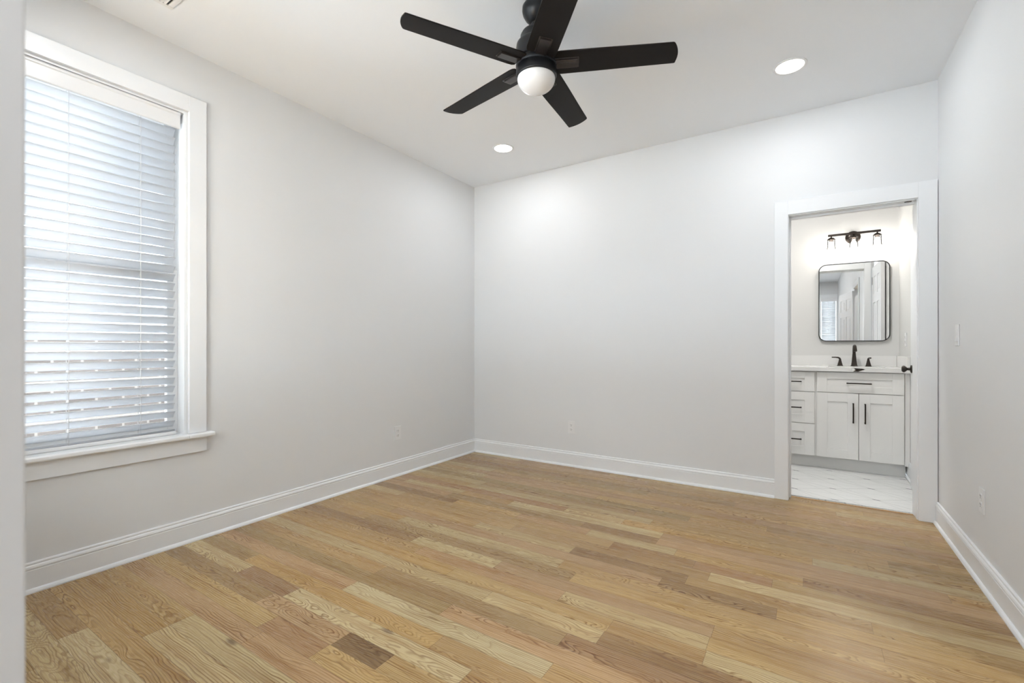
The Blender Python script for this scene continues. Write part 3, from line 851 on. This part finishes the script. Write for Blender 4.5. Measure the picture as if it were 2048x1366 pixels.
def shaker(name, x0, x1, z0, z1, fr, handle):
    bm = bmesh.new()
    y0, y1 = VY, VY + 0.020
    box(bm, x0 + fr * 0.5, x1 - fr * 0.5, y0 + 0.007, y1, z0 + fr * 0.5, z1 - fr * 0.5)
    box(bm, x0, x0 + fr, y0, y1, z0, z1); box(bm, x1 - fr, x1, y0, y1, z0, z1)
    fz = min(fr, (z1 - z0) * 0.32)
    box(bm, x0 + fr, x1 - fr, y0, y1, z0, z0 + fz); box(bm, x0 + fr, x1 - fr, y0, y1, z1 - fz, z1)
    o = obj(name, bm, M_VAN, van, bevel=0.001)
    bm = bmesh.new()
    (hx0, hx1, hz0, hz1) = handle
    r = 0.005
    if hx1 - hx0 > hz1 - hz0:
        zc = (hz0 + hz1) / 2
        box(bm, hx0, hx1, y0 - 0.033, y0 - 0.023, zc - r, zc + r)
        for hx in (hx0 + 0.006, hx1 - 0.006): box(bm, hx - r, hx + r, y0 - 0.024, y0, zc - r, zc + r)
    else:
        xc = (hx0 + hx1) / 2
        box(bm, xc - r, xc + r, y0 - 0.033, y0 - 0.023, hz0, hz1)
        for hz in (hz0 + 0.006, hz1 - 0.006): box(bm, xc - r, xc + r, y0 - 0.024, y0, hz - r, hz + r)
    obj('handle', bm, M_BRONZE, o, bevel=0.001)
DW = -0.240
shaker('drawer', DW, 0.068, 0.685, 0.862, 0.074, (-0.142, -0.030, 0.770, 0.778))
shaker('drawer', DW, 0.068, 0.400, 0.680, 0.074, (-0.142, -0.030, 0.535, 0.543))
shaker('drawer', DW, 0.068, 0.112, 0.395, 0.074, (-0.142, -0.030, 0.248, 0.256))
shaker('drawer', 0.086, 0.686, 0.688, 0.864, 0.074, (0.298, 0.472, 0.769, 0.777))
shaker('door', 0.086, 0.383, 0.112, 0.683, 0.076, (0.341, 0.351, 0.430, 0.602))
shaker('door', 0.387, 0.686, 0.112, 0.683, 0.076, (0.423, 0.433, 0.430, 0.602))

ctp = empty('countertop', (0.22, VY - 0.02, 0.872), 'white quartz countertop with backsplash on the vanity', 'countertop')
bm = bmesh.new()
cz0, cz1 = 0.872, 0.905
sx0, sx1, sy0, sy1 = 0.175, 0.595, 5.00, 5.28
box(bm, -0.262, sx0, 4.908, YBATH - 0.001, cz0, cz1)
box(bm, sx1, XBR - 0.001, 4.908, YBATH - 0.001, cz0, cz1)
box(bm, sx0, sx1, 4.908, sy0, cz0, cz1)
box(bm, sx0, sx1, sy1, YBATH - 0.001, cz0, cz1)
obj('slab', bm, M_QUARTZ, ctp)
obj('backsplash', boxbm(-0.262, XBR - 0.021, YBATH - 0.020, YBATH - 0.001, cz1, 1.003), M_QUARTZ, ctp, bevel=0.001)
obj('side_splash', boxbm(XBR - 0.020, XBR - 0.001, 4.93, YBATH - 0.001, cz1, 1.005), M_QUARTZ, ctp, bevel=0.001)
snk = bmesh.new()
def rrect(x0, x1, y0, y1, r, z, n=6):
    pts = []
    for cx, cy, a0 in ((x1 - r, y1 - r, 0), (x0 + r, y1 - r, 90), (x0 + r, y0 + r, 180), (x1 - r, y0 + r, 270)):
        for i in range(n + 1):
            a = R(a0 + 90 * i / n); pts.append((cx + r * math.cos(a), cy + r * math.sin(a), z))
    return pts
rings = []
for ins, z, r in ((-0.02, 0.8715, 0.05), (0.0, 0.8715, 0.05), (0.012, 0.80, 0.05), (0.04, 0.745, 0.06), (0.11, 0.735, 0.03)):
    rings.append([snk.verts.new(p) for p in rrect(sx0 + ins, sx1 - ins, sy0 + ins, sy1 - ins, r, z)])
for a, b_ in zip(rings[:-1], rings[1:]):
    for i in range(len(a)):
        f = snk.faces.new((a[i], a[(i + 1) % len(a)], b_[(i + 1) % len(a)], b_[i])); f.smooth = True
snk.faces.new(rings[-1])
obj('sink_basin', snk, M_QUARTZ, ctp)
# dark bow-shaped mark on the slab's front edge
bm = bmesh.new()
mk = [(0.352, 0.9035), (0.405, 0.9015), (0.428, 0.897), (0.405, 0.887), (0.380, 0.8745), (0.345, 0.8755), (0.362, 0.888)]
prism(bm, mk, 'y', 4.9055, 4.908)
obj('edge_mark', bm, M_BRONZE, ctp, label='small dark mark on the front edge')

# faucet : spout and two handles
FYP = 5.375
fa = empty('faucet', (0.385, FYP, cz1), 'dark bronze widespread faucet with two lever handles on the white counter', 'faucet'); fa['_local'] = 1
def sq_cone(bm, cx, prof, cy=0.0):
    rings = []
    for hw, z in prof:
        rings.append([bm.verts.new((cx + a * hw, cy + b_ * hw, z)) for a, b_ in ((-1, -1), (1, -1), (1, 1), (-1, 1))])
    for a, b_ in zip(rings[:-1], rings[1:]):
        for i in range(4): bm.faces.new((a[i], a[(i + 1) % 4], b_[(i + 1) % 4], b_[i]))
    bm.faces.new(rings[0][::-1]); bm.faces.new(rings[-1])
bm = bmesh.new()
sq_cone(bm, 0, [(0.028, 0), (0.028, 0.004), (0.023, 0.008), (0.018, 0.045), (0.0125, 0.115), (0.010, 0.140)])
path = [(0, 0, 0.125), (0, -0.002, 0.150), (0, -0.012, 0.172), (0, -0.032, 0.187), (0, -0.058, 0.190), (0, -0.082, 0.181), (0, -0.098, 0.163), (0.002, -0.106, 0.140)]
tube(bm, path, [0.0125, 0.0125, 0.013, 0.0135, 0.014, 0.0145, 0.0145, 0.014], 16)
obj('spout', bm, M_BRONZE, fa, bevel=0.0015)
for s in (-1, 1):
    bm = bmesh.new()
    cx = -0.108 if s < 0 else 0.106
    sq_cone(bm, cx, [(0.024, 0), (0.024, 0.004), (0.021, 0.007), (0.014, 0.035), (0.0085, 0.062), (0.0075, 0.070)])
    if s < 0:
        tube(bm, [(cx, 0, 0.060), (cx - 0.003, -0.001, 0.072), (cx - 0.014, -0.002, 0.080), (cx - 0.035, -0.004, 0.082), (cx - 0.066, -0.006, 0.082)], [0.0085, 0.0085, 0.0075, 0.006, 0.0055], 12)
    else:
        tube(bm, [(cx, 0, 0.060), (cx + 0.001, -0.001, 0.071), (cx + 0.004, -0.012, 0.077), (cx + 0.008, -0.032, 0.079), (cx + 0.012, -0.062, 0.079)], [0.0085, 0.0085, 0.0075, 0.0065, 0.0065], 12)
    obj('lever_handle', bm, M_BRONZE, fa, bevel=0.001)

# ------------------------------------------------------------------ mirror
MX0, MX1, MZ0, MZ1 = 0.108, 0.658, 1.140, 1.890
mir = empty('wall_mirror', ((MX0 + MX1) / 2, YBATH, MZ0), 'rounded rectangular mirror with thin black frame above the vanity', 'mirror')
def rr2(x0, x1, z0, z1, r, n=10):
    return [(p[0], p[1]) for p in rrect(x0, x1, z0, z1, r, 0, n)]
bm = bmesh.new()
oy0, oy1 = YBATH - 0.030, YBATH - 0.001
outer = rr2(MX0, MX1, MZ0, MZ1, 0.065); inner = rr2(MX0 + 0.007, MX1 - 0.007, MZ0 + 0.007, MZ1 - 0.007, 0.058)
V = [[bm.verts.new((p[0], y, p[1])) for p in L] for L, y in ((outer, oy1), (outer, oy0), (inner, oy0), (inner, oy1))]
n = len(outer)
for a, b_ in ((0, 1), (1, 2), (2, 3), (3, 0)):
    for i in range(n):
        f = bm.faces.new((V[a][i], V[a][(i + 1) % n], V[b_][(i + 1) % n], V[b_][i]))
obj('frame', bm, M_BLACK, mir)
bm = bmesh.new(); prism(bm, rr2(MX0 + 0.006, MX1 - 0.006, MZ0 + 0.006, MZ1 - 0.006, 0.059), 'y', oy0 + 0.005, oy0 + 0.010)
obj('mirror_glass', bm, M_MIRROR, mir)

# ------------------------------------------------------------------ vanity light
LX, LZ = 0.382, 2.155
vl = empty('vanity_light', (LX, YBATH, LZ), 'black three-lamp bar light with clear glass shades above the mirror', 'wall light')
LY = YBATH - 0.10
obj('bar', boxbm(LX - 0.200, LX + 0.200, LY - 0.010, LY + 0.010, LZ - 0.010, LZ + 0.010), M_BRONZE, vl, bevel=0.002)
bm = bmesh.new()
lathe(bm, [(0, 0), (0.060, 0), (0.060, 0.012), (0.054, 0.020), (0.02, 0.024), (0, 0.024)], 48, (0, 0, 0), Matrix.Translation((LX, YBATH - 0.001, LZ - 0.02)) @ Matrix.Rotation(R(90), 4, 'X'))
tube(bm, [(LX, YBATH - 0.02, LZ), (LX, LY, LZ)], 0.010, 16)
obj('wall_plate', bm, M_BRONZE, vl)
for cx in (LX - 0.174, LX, LX + 0.174):
    bm = bmesh.new()
    lathe(bm, [(0, -0.008), (0.006, -0.008), (0.006, -0.020), (0.018, -0.022), (0.033, -0.036), (0.034, -0.041), (0.017, -0.042), (0.017, -0.060), (0, -0.060)], 32, (cx, LY, LZ))
    cup = obj('lamp_socket', bm, M_BRONZE, vl)
    bm = bmesh.new()
    lathe(bm, [(0.0305, -0.040), (0.031, -0.070), (0.0325, -0.105), (0.035, -0.130)], 40, (cx, LY, LZ))
    obj('glass_shade', bm, M_GLASS, cup)
    bm = bmesh.new()
    prof = [(0.012, -0.058), (0.013, -0.070)] + [(0.0225 * math.sin(R(a)), -0.098 - 0.0235 * -math.cos(R(a)) * -1) for a in range(40, 181, 14)] + [(0, -0.1215 - 0.0)]
    prof = [(0.011, -0.058), (0.012, -0.070), (0.0185, -0.082), (0.0222, -0.096), (0.0200, -0.109), (0.0125, -0.118), (0, -0.1215)]
    lathe(bm, prof, 32, (cx, LY, LZ))
    obj('bulb', bm, M_BULB, cup)
    pd = bpy.data.lights.new('bulb_light', 'POINT'); pd.energy = BULB_W; pd.color = (1.0, 0.94, 0.87); pd.shadow_soft_size = 0.02
    po = link(bpy.data.objects.new('bulb_light', pd)); po.location = (cx - LX, LY - YBATH, -0.128 - 0.02)
    po.parent = vl

# ------------------------------------------------------------------ outside
obj('ground_outside', boxbm(-30, 30, -30, 30, -0.4, -0.3), M_GROUND, kind='structure')
nh = empty('neighbouring_house', (-6.2, 4.0, -0.3), 'neighbouring house with taupe brick base and white siding, glimpsed between the blind slats', 'house')
obj('brick_base', boxbm(-10.0, -6.0, -0.8, 9.0, -0.3, 1.22), M_BRICK, nh)
bm = bmesh.new(); z = 1.22
while z < 5.6:
    prism(bm, [(-10.0, z), (-5.985, z), (-6.0, z + 0.15), (-10.0, z + 0.15)], 'y', -0.8, 9.0); z += 0.15
obj('siding', bm, M_SIDING, nh)
# unseen block added above the ceiling, shading the neighbour's brick
obj('added_roof_block', boxbm(XL - 0.20, 2.3, YN - 0.14, YBATH + 0.3, H + 0.13, H + 1.2), M_SIDING, kind='structure')

for o in bpy.data.objects:
    if '_local' in o.keys(): del o['_local']
